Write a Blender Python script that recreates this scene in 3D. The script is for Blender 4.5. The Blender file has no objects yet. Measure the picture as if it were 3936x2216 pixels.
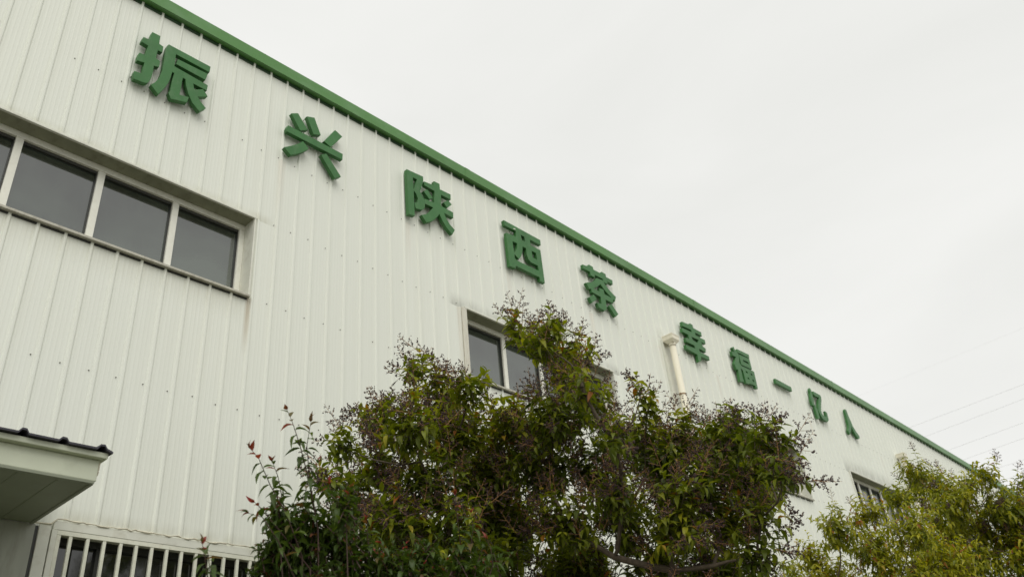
import bpy, bmesh, math, random
import numpy as np
from mathutils import Vector, Matrix
from mathutils.geometry import tessellate_polygon

# ------------------------------------------------------------------ camera, world, sun, exposure
scene = bpy.context.scene
COL = scene.collection
cam_data = bpy.data.cameras.new('camera')
cam = bpy.data.objects.new('camera', cam_data)
COL.objects.link(cam)
RV = Vector((0.6888088882, -0.7197480768, -0.0866315271))
UV = Vector((-0.3283773104, -0.4163121892, 0.8478516988))
FV = Vector((0.6463053904, 0.5555599582, 0.5231084738))
cam.matrix_world = Matrix(((RV.x, UV.x, -FV.x, 0.0), (RV.y, UV.y, -FV.y, -6.5), (RV.z, UV.z, -FV.z, 1.6), (0, 0, 0, 1)))
cam_data.sensor_width = 36.0
cam_data.lens = 36.0 * 3243.45 / 3936.0
cam_data.clip_start = 0.05
cam_data.clip_end = 3000.0
cam_data.dof.use_dof = True
cam_data.dof.focus_distance = 7.5
cam_data.dof.aperture_fstop = 2.2
scene.camera = cam

SUN_EL, SUN_AZ = math.radians(50), math.radians(212)   # azimuth measured clockwise from +Y; the wall faces -Y
world = bpy.data.worlds.new('World')
scene.world = world
world.use_nodes = True
wn, wl = world.node_tree.nodes, world.node_tree.links
wn.clear()
wo = wn.new('ShaderNodeOutputWorld')
sky = wn.new('ShaderNodeTexSky')
sky.sky_type = 'NISHITA'
sky.sun_disc = False
sky.sun_elevation = SUN_EL
sky.sun_rotation = SUN_AZ
bg_sky = wn.new('ShaderNodeBackground'); bg_sky.inputs[1].default_value = 0.1
wl.new(sky.outputs[0], bg_sky.inputs[0])
tc = wn.new('ShaderNodeTexCoord')
mp = wn.new('ShaderNodeMapping'); mp.inputs['Scale'].default_value = (1.0, 1.0, 2.4)
wl.new(tc.outputs['Generated'], mp.inputs[0])
nz = wn.new('ShaderNodeTexNoise'); nz.inputs['Scale'].default_value = 2.2; nz.inputs['Detail'].default_value = 5
nz.inputs['Distortion'].default_value = 0.4
wl.new(mp.outputs[0], nz.inputs['Vector'])
cr = wn.new('ShaderNodeValToRGB')
cr.color_ramp.elements[0].position = 0.35; cr.color_ramp.elements[0].color = (0.85, 0.853, 0.82, 1)
cr.color_ramp.elements[1].position = 0.7; cr.color_ramp.elements[1].color = (0.925, 0.925, 0.895, 1)
wl.new(nz.outputs['Fac'], cr.inputs[0])
bg_cloud = wn.new('ShaderNodeBackground'); bg_cloud.inputs[1].default_value = 1.0
wl.new(cr.outputs[0], bg_cloud.inputs[0])
mixw = wn.new('ShaderNodeMixShader'); mixw.inputs[0].default_value = 0.97
wl.new(bg_sky.outputs[0], mixw.inputs[1]); wl.new(bg_cloud.outputs[0], mixw.inputs[2])
wl.new(mixw.outputs[0], wo.inputs[0])

sun_data = bpy.data.lights.new('sun', 'SUN')
sun_data.energy = 1.5
sun_data.angle = math.radians(50)
sun_data.color = (1.0, 0.985, 0.93)
sun = bpy.data.objects.new('sun', sun_data)
COL.objects.link(sun)
_d = Vector((math.sin(SUN_AZ) * math.cos(SUN_EL), math.cos(SUN_AZ) * math.cos(SUN_EL), math.sin(SUN_EL)))
sun.rotation_euler = _d.to_track_quat('Z', 'Y').to_euler()
sun.location = (10, -30, 40)

scene.view_settings.view_transform = 'Standard'
scene.view_settings.look = 'None'
scene.view_settings.exposure = 0.0
scene.view_settings.gamma = 1.0
scene.render.engine = 'CYCLES'
scene.cycles.max_bounces = 8
scene.cycles.transparent_max_bounces = 8

random.seed(11)
rng = np.random.default_rng(5)

# ------------------------------------------------------------------ helpers
def tag(o, label=None, cat=None, group=None, kind=None):
    if label: o['label'] = label
    if cat: o['category'] = cat
    if group: o['group'] = group
    if kind: o['kind'] = kind
    return o

def empty(name, loc, **kw):
    o = bpy.data.objects.new(name, None)
    o.location = loc
    o.empty_display_size = 0.2
    COL.objects.link(o)
    return tag(o, **kw)

def link(name, me, mats, parent=None):
    """world-space mesh; parents carry only a location"""
    o = bpy.data.objects.new(name, me)
    for m in (mats if isinstance(mats, (list, tuple)) else [mats]):
        me.materials.append(m)
    COL.objects.link(o)
    if parent:
        o.parent = parent
        off = Vector((0, 0, 0)); q = parent
        while q: off += q.location; q = q.parent
        o.location = -off
    return o

class MB:
    def __init__(s): s.v, s.f, s.m = [], [], []
    def poly(s, pts, m=0):
        n = len(s.v); s.v += [tuple(p) for p in pts]; s.f.append(tuple(range(n, n + len(pts)))); s.m.append(m)
    def box(s, x0, x1, y0, y1, z0, z1, m=0):
        n = len(s.v)
        s.v += [(x0, y0, z0), (x1, y0, z0), (x1, y1, z0), (x0, y1, z0), (x0, y0, z1), (x1, y0, z1), (x1, y1, z1), (x0, y1, z1)]
        for q in ((0, 3, 2, 1), (4, 5, 6, 7), (0, 1, 5, 4), (1, 2, 6, 5), (2, 3, 7, 6), (3, 0, 4, 7)):
            s.f.append(tuple(n + i for i in q)); s.m.append(m)
        return s
    def tube(s, pts, radii, sides=6, m=0, cap=True):
        pts = [Vector(p) for p in pts]; n0 = len(s.v)
        for i, p in enumerate(pts):
            d = (pts[min(i + 1, len(pts) - 1)] - pts[max(i - 1, 0)])
            d = d.normalized() if d.length > 1e-9 else Vector((0, 0, 1))
            a = d.orthogonal().normalized() if i == 0 else (a - d * a.dot(d)).normalized()
            b = d.cross(a); r = radii[i] if isinstance(radii, (list, tuple)) else radii
            for k in range(sides):
                t = 2 * math.pi * k / sides
                s.v.append(tuple(p + a * (r * math.cos(t)) + b * (r * math.sin(t))))
        for i in range(len(pts) - 1):
            for k in range(sides):
                k2 = (k + 1) % sides
                s.f.append((n0 + i * sides + k, n0 + i * sides + k2, n0 + (i + 1) * sides + k2, n0 + (i + 1) * sides + k)); s.m.append(m)
        if cap:
            s.f.append(tuple(n0 + k for k in reversed(range(sides)))); s.m.append(m)
            s.f.append(tuple(n0 + (len(pts) - 1) * sides + k for k in range(sides))); s.m.append(m)
        return s
    def mesh(s, name, smooth=False):
        me = bpy.data.meshes.new(name); me.from_pydata(s.v, [], s.f); me.update()
        me.polygons.foreach_set('material_index', s.m)
        if smooth: me.polygons.foreach_set('use_smooth', [True] * len(s.f))
        return me
    def build(s, name, mats, parent=None, smooth=False, bevel=0):
        o = link(name, s.mesh(name, smooth), mats, parent)
        if bevel:
            b = o.modifiers.new('bevel', 'BEVEL'); b.width = bevel; b.segments = 2; b.limit_method = 'ANGLE'
        return o

# ------------------------------------------------------------------ materials
def nt_of(name):
    m = bpy.data.materials.new(name); m.use_nodes = True
    nt = m.node_tree; return m, nt, nt.nodes['Principled BSDF']

def node(nt, t, **kw):
    n = nt.nodes.new(t)
    for k, v in kw.items():
        if k.startswith('i_'): n.inputs[k[2:].replace('_', ' ')].default_value = v
        else: setattr(n, k, v)
    return n

def objco(nt, scale=(1, 1, 1)):
    t = node(nt, 'ShaderNodeNewGeometry'); m = node(nt, 'ShaderNodeMapping'); m.inputs['Scale'].default_value = scale
    nt.links.new(t.outputs['Position'], m.inputs[0]); return m.outputs[0]

def noise(nt, scale, vec, detail=4, rough=0.55):
    n = node(nt, 'ShaderNodeTexNoise'); n.inputs['Scale'].default_value = scale
    n.inputs['Detail'].default_value = detail; n.inputs['Roughness'].default_value = rough
    nt.links.new(vec, n.inputs['Vector']); return n.outputs['Fac']

def ramp(nt, fac, stops):
    r = node(nt, 'ShaderNodeValToRGB'); e = r.color_ramp.elements
    while len(e) < len(stops): e.new(0.5)
    for i, (p, c) in enumerate(stops):
        e[i].position = p; e[i].color = (c if len(c) == 4 else (*c, 1)) if isinstance(c, tuple) else (c, c, c, 1)
    nt.links.new(fac, r.inputs[0]); return r.outputs[0]

def mixc(nt, fac, a, b, mode='MIX'):
    n = node(nt, 'ShaderNodeMix', data_type='RGBA', blend_type=mode)
    for s, v in ((0, fac), (6, a), (7, b)):
        if hasattr(v, 'links') or hasattr(v, 'is_output'): nt.links.new(v, n.inputs[s])
        else: n.inputs[s].default_value = v if s == 0 else (*v, 1)
    return n.outputs[2]

def math_(nt, op, a, b=None, clamp=False):
    n = node(nt, 'ShaderNodeMath', operation=op, use_clamp=clamp)
    for i, v in enumerate((a, b)):
        if v is None: continue
        if hasattr(v, 'is_output'): nt.links.new(v, n.inputs[i])
        else: n.inputs[i].default_value = v
    return n.outputs[0]

def bump(nt, bsdf, h, strength=0.3, dist=0.01):
    b = node(nt, 'ShaderNodeBump'); b.inputs['Strength'].default_value = strength; b.inputs['Distance'].default_value = dist
    nt.links.new(h, b.inputs['Height']); nt.links.new(b.outputs[0], bsdf.inputs['Normal'])

def sm(nt, v, a, b):            # smoothstep a..b -> 0..1
    n = node(nt, 'ShaderNodeMapRange', interpolation_type='SMOOTHSTEP')
    n.inputs['From Min'].default_value = a; n.inputs['From Max'].default_value = b
    nt.links.new(v, n.inputs['Value']); return n.outputs[0]

WALLC = (0.83, 0.845, 0.765)
def wall_material():
    m, nt, b = nt_of('painted_sheet_metal')
    geo = node(nt, 'ShaderNodeNewGeometry'); sep = node(nt, 'ShaderNodeSeparateXYZ'); nt.links.new(geo.outputs['Position'], sep.inputs[0])
    X, Z = sep.outputs[0], sep.outputs[2]
    streak = noise(nt, 1.0, objco(nt, (14, 3, 0.35)), 5)
    fine = noise(nt, 1.0, objco(nt, (70, 9, 0.6)), 3)
    cloud = noise(nt, 0.55, objco(nt), 4)
    c = mixc(nt, ramp(nt, streak, [(0.35, 0.0), (0.75, 1.0)]), WALLC, (0.79, 0.80, 0.715))
    c = mixc(nt, ramp(nt, fine, [(0.45, 0.0), (0.8, 0.5)]), c, (0.755, 0.76, 0.675))
    c = mixc(nt, ramp(nt, cloud, [(0.4, 0.0), (0.7, 0.6)]), c, (0.80, 0.82, 0.745))
    # panel to panel tone (one panel = four ribs)
    pan = math_(nt, 'FLOOR', math_(nt, 'DIVIDE', math_(nt, 'SUBTRACT', X, 2.085), 0.8848))
    wn_ = node(nt, 'ShaderNodeTexWhiteNoise', noise_dimensions='1D'); nt.links.new(pan, wn_.inputs['W'])
    c = mixc(nt, math_(nt, 'MULTIPLY', wn_.outputs['Value'], 0.5), c, (0.79, 0.805, 0.73))
    # dirt: soot licking up above window heads, rust runs below their corners
    def blob(x0, x1, z0, z1, col, amt, c, feather=0.12, nsc=(9, 3, 2.5)):
        a = math_(nt, 'MULTIPLY', sm(nt, X, x0, x0 + feather), sm(nt, X, x1, x1 - feather))
        d = math_(nt, 'MULTIPLY', sm(nt, Z, z0, z0 + 0.01), sm(nt, Z, z1, z0))
        n = ramp(nt, noise(nt, 1.0, objco(nt, nsc), 4), [(0.3, 0.15), (0.65, 1.0)])
        f = math_(nt, 'MULTIPLY', math_(nt, 'MULTIPLY', a, d), math_(nt, 'MULTIPLY', n, amt))
        return mixc(nt, f, c, col)
    def run(x0, x1, z0, z1, col, amt, c, feather=0.03):
        a = math_(nt, 'MULTIPLY', sm(nt, X, x0, x0 + feather), sm(nt, X, x1, x1 - feather))
        d = math_(nt, 'MULTIPLY', sm(nt, Z, z0, z1), sm(nt, Z, z1 + 0.01, z1))
        n = ramp(nt, noise(nt, 1.0, objco(nt, (45, 5, 1.2)), 4), [(0.3, 0.2), (0.65, 1.0)])
        f = math_(nt, 'MULTIPLY', math_(nt, 'MULTIPLY', a, d), math_(nt, 'MULTIPLY', n, amt))
        return mixc(nt, f, c, col)
    soot = (0.20, 0.20, 0.16)
    c = blob(6.3, 9.9, 7.03, 7.26, soot, 0.55, c)
    c = blob(17.8, 21.4, 7.12, 7.55, soot, 0.6, c)
    c = blob(12.5, 15.9, 7.05, 7.4, soot, 0.55, c)
    c = blob(0.3, 3.85, 7.03, 7.17, (0.42, 0.40, 0.27), 0.5, c)
    c = blob(11.15, 11.45, 8.16, 8.42, soot, 0.5, c)
    c = blob(2.2, 6.2, 3.66, 3.80, (0.38, 0.36, 0.25), 0.5, c)
    c = run(3.56, 3.635, 5.35, 6.07, (0.40, 0.31, 0.19), 1.0, c)
    c = run(6.45, 6.6, 4.9, 7.03, (0.42, 0.32, 0.22), 0.35, c)
    c = run(0.5, 3.6, 5.7, 6.06, (0.5, 0.48, 0.36), 0.35, c, 0.1)
    for k in range(10):          # rust bleeding from below the letters
        x = 3.8 + k * 1.83
        c = run(x, x + 0.12, 7.1, 7.97, (0.55, 0.40, 0.28), 0.22, c)
    nt.links.new(c, b.inputs['Base Color'])
    b.inputs['Roughness'].default_value = 0.5
    b.inputs['Specular IOR Level'].default_value = 0.3
    # micro fluting rolled into the sheet + slight oil canning
    w = node(nt, 'ShaderNodeTexWave', wave_type='BANDS', bands_direction='X', wave_profile='SIN')
    w.inputs['Scale'].default_value = 2 * math.pi / 20 / 0.0369 ; w.inputs['Distortion'].default_value = 0
    nt.links.new(geo.outputs['Position'], w.inputs['Vector'])
    h = math_(nt, 'ADD', math_(nt, 'MULTIPLY', math_(nt, 'POWER', w.outputs['Fac'], 3.0), 0.10), math_(nt, 'MULTIPLY', noise(nt, 1.0, objco(nt, (2.2, 1, 0.5)), 2), 0.5))
    bump(nt, b, h, 0.75, 0.014)
    return m

def simple(name, col, rough=0.5, var=0.12, nscale=6, metallic=0.0, spec=0.5, dirt=None, stretch=(1, 1, 1), dirtamt=0.5, bmp=0.0):
    m, nt, b = nt_of(name)
    f = noise(nt, nscale, objco(nt, stretch), 5)
    dark = tuple(v * (1 - var) for v in col)
    lite = tuple(min(1, v * (1 + var)) for v in col)
    c = mixc(nt, ramp(nt, f, [(0.3, 0.0), (0.7, 1.0)]), dark, lite)
    if dirt:
        f2 = noise(nt, nscale * 2.3, objco(nt, stretch), 6, 0.65)
        c = mixc(nt, ramp(nt, f2, [(0.5, 0.0), (0.75, dirtamt)]), c, dirt)
    nt.links.new(c, b.inputs['Base Color'])
    b.inputs['Roughness'].default_value = rough
    b.inputs['Metallic'].default_value = metallic
    b.inputs['Specular IOR Level'].default_value = spec
    if bmp: bump(nt, b, f, bmp, 0.01)
    return m

M = {}
M['wall'] = wall_material()
M['screw'] = simple('weathered_screw', (0.16, 0.15, 0.12), 0.6)
M['trim'] = simple('white_flashing', (0.72, 0.72, 0.63), 0.5, 0.05, 5, dirt=(0.42, 0.38, 0.27), dirtamt=0.35, stretch=(1, 1, 1))
M['stained_trim'] = simple('stained_flashing', (0.68, 0.66, 0.56), 0.55, 0.06, 4, dirt=(0.36, 0.27, 0.18), dirtamt=0.8, stretch=(10, 4, 0.7))
M['green'] = simple('green_letter_paint', (0.046, 0.165, 0.044), 0.45, 0.12, 5, spec=0.35, dirt=(0.10, 0.20, 0.09), dirtamt=0.75, stretch=(1, 1, 0.6))
M['fascia'] = simple('green_trim_paint', (0.085, 0.225, 0.055), 0.38, 0.16, 1.1, spec=0.4, dirt=(0.16, 0.30, 0.14), dirtamt=0.8, stretch=(0.5, 1, 1))
M['pvc'] = simple('white_window_frame', (0.80, 0.79, 0.70), 0.35, 0.04, 8, dirt=(0.5, 0.46, 0.34), dirtamt=0.25)
M['sash_shade'] = simple('dark_sash_and_shade', (0.035, 0.036, 0.03), 0.5, 0.2)  # dark frame and joint; also painted shade above panes and below sills
M['grille'] = simple('cream_bar_paint', (0.74, 0.74, 0.62), 0.45, 0.06, 12, dirt=(0.45, 0.38, 0.26), dirtamt=0.4)
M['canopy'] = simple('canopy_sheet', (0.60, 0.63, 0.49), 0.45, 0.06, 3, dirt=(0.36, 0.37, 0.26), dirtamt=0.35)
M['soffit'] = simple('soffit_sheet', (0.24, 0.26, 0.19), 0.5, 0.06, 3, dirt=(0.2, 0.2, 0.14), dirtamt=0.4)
M['darkroof'] = simple('dark_roof_sheet', (0.035, 0.033, 0.045), 0.55, 0.2, 10)
M['sealant'] = simple('aged_sealant', (0.62, 0.58, 0.46), 0.8, 0.2, 18, dirt=(0.34, 0.27, 0.18), dirtamt=0.6)
M['pipe'] = simple('cream_pvc_pipe', (0.82, 0.77, 0.62), 0.38, 0.03, 3, dirt=(0.6, 0.52, 0.38), dirtamt=0.3, stretch=(3, 3, 0.5))
M['clamp'] = simple('rusty_clamp', (0.30, 0.21, 0.12), 0.6, 0.3, 20, metallic=0.4)
M['dark_green'] = simple('roof_edge_shade_strip', (0.03, 0.07, 0.03), 0.6, 0.2)  # shadow gap under the roof edge, painted as a dark strip
M['wire'] = simple('hazed_cable', (0.6, 0.6, 0.6), 0.6, 0.1)  # paled: distance haze is put into the cable colour
M['ground'] = simple('soil_and_turf', (0.09, 0.10, 0.05), 0.95, 0.35, 2.5, dirt=(0.14, 0.12, 0.08), dirtamt=0.8, bmp=0.4)
M['paving'] = simple('concrete_paving', (0.16, 0.155, 0.14), 0.85, 0.12, 1.8, dirt=(0.24, 0.23, 0.2), dirtamt=0.5, bmp=0.2)
M['bark'] = simple('grey_bark', (0.10, 0.075, 0.05), 0.85, 0.3, 30, stretch=(1, 1, 0.3), bmp=0.5)
M['redstem'] = simple('reddish_stem', (0.06, 0.03, 0.02), 0.6, 0.3, 30)
M['berry'] = simple('dark_berry', (0.070, 0.045, 0.044), 0.6, 0.6, 60, spec=0.2)
M['stalk'] = simple('berry_stalk', (0.27, 0.135, 0.045), 0.7, 0.4, 25)

def glass_material(name, tint, ior):
    m, nt, b = nt_of(name)
    f = noise(nt, 1.0, objco(nt, (0.8, 1, 1.4)), 3)
    f3 = noise(nt, 1.0, objco(nt, (9, 1, 2.2)), 6, 0.7)
    c = mixc(nt, ramp(nt, f, [(0.35, 0.0), (0.65, 1.0)]), tint, tuple(v * 3.2 for v in tint))  # broad mottling in the tint stands in for uneven sky reflections
    c = mixc(nt, ramp(nt, f3, [(0.5, 0.0), (0.8, 0.5)]), c, tuple(v * 3 for v in tint)); nt.links.new(c, b.inputs['Base Color'])
    b.inputs['IOR'].default_value = ior; b.inputs['Roughness'].default_value = 0.06
    f2 = noise(nt, 1.0, objco(nt, (1.2, 1, 1.2)), 2)
    bump(nt, b, f2, 0.15, 0.01)
    return m
M['surround'] = simple('shade_greyed_sheet', (0.36, 0.37, 0.31), 0.55, 0.1, 2, dirt=(0.2, 0.19, 0.14), dirtamt=0.6, stretch=(3, 1, 0.5))  # white sheet greyed: canopy shade is put into its base colour
M['glass'] = glass_material('window_glass', (0.022, 0.028, 0.022), 2.3)
M['dark_glass'] = glass_material('dark_window_glass', (0.012, 0.013, 0.011), 1.8)

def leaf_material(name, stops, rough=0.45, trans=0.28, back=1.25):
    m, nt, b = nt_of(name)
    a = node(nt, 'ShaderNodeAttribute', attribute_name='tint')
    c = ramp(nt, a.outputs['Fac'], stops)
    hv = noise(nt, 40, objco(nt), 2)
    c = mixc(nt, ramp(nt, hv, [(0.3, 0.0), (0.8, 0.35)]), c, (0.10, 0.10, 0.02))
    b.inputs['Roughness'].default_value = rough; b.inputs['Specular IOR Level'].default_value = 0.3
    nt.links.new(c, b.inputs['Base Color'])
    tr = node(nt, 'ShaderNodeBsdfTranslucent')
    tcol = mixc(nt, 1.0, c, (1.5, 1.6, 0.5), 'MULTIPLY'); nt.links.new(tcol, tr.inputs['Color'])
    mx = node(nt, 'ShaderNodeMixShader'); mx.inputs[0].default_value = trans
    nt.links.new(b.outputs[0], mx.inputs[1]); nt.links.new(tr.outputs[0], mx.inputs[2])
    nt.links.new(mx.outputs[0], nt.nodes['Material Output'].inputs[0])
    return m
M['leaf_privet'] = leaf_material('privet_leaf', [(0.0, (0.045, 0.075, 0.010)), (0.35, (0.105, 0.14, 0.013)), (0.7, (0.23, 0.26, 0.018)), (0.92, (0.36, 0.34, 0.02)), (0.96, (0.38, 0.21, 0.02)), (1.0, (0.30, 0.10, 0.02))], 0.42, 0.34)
M['leaf_privet_pale'] = leaf_material('yellowing_privet_leaf', [(0.0, (0.08, 0.115, 0.010)), (0.3, (0.19, 0.215, 0.012)), (0.7, (0.37, 0.355, 0.015)), (0.92, (0.48, 0.42, 0.02)), (0.96, (0.44, 0.20, 0.02)), (1.0, (0.28, 0.09, 0.02))], 0.45, 0.34)
M['leaf_photinia'] = leaf_material('photinia_leaf', [(0.0, (0.030, 0.060, 0.014)), (0.5, (0.060, 0.105, 0.020)), (0.78, (0.12, 0.17, 0.026)), (0.86, (0.15, 0.10, 0.05)), (0.93, (0.24, 0.045, 0.035)), (1.0, (0.36, 0.035, 0.04))], 0.42, 0.3)
M['sill'] = simple('grimy_sill_flashing', (0.50, 0.48, 0.40), 0.55, 0.1, 4, dirt=(0.2, 0.17, 0.12), dirtamt=0.6, stretch=(3, 1, 1))
M['reveal'] = simple('shaded_window_head', (0.27, 0.275, 0.19), 0.6, 0.12, 4, dirt=(0.13, 0.12, 0.08), dirtamt=0.6, stretch=(2, 1, 1))  # darker than the jamb lining: shade under the head put into the colour
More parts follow.
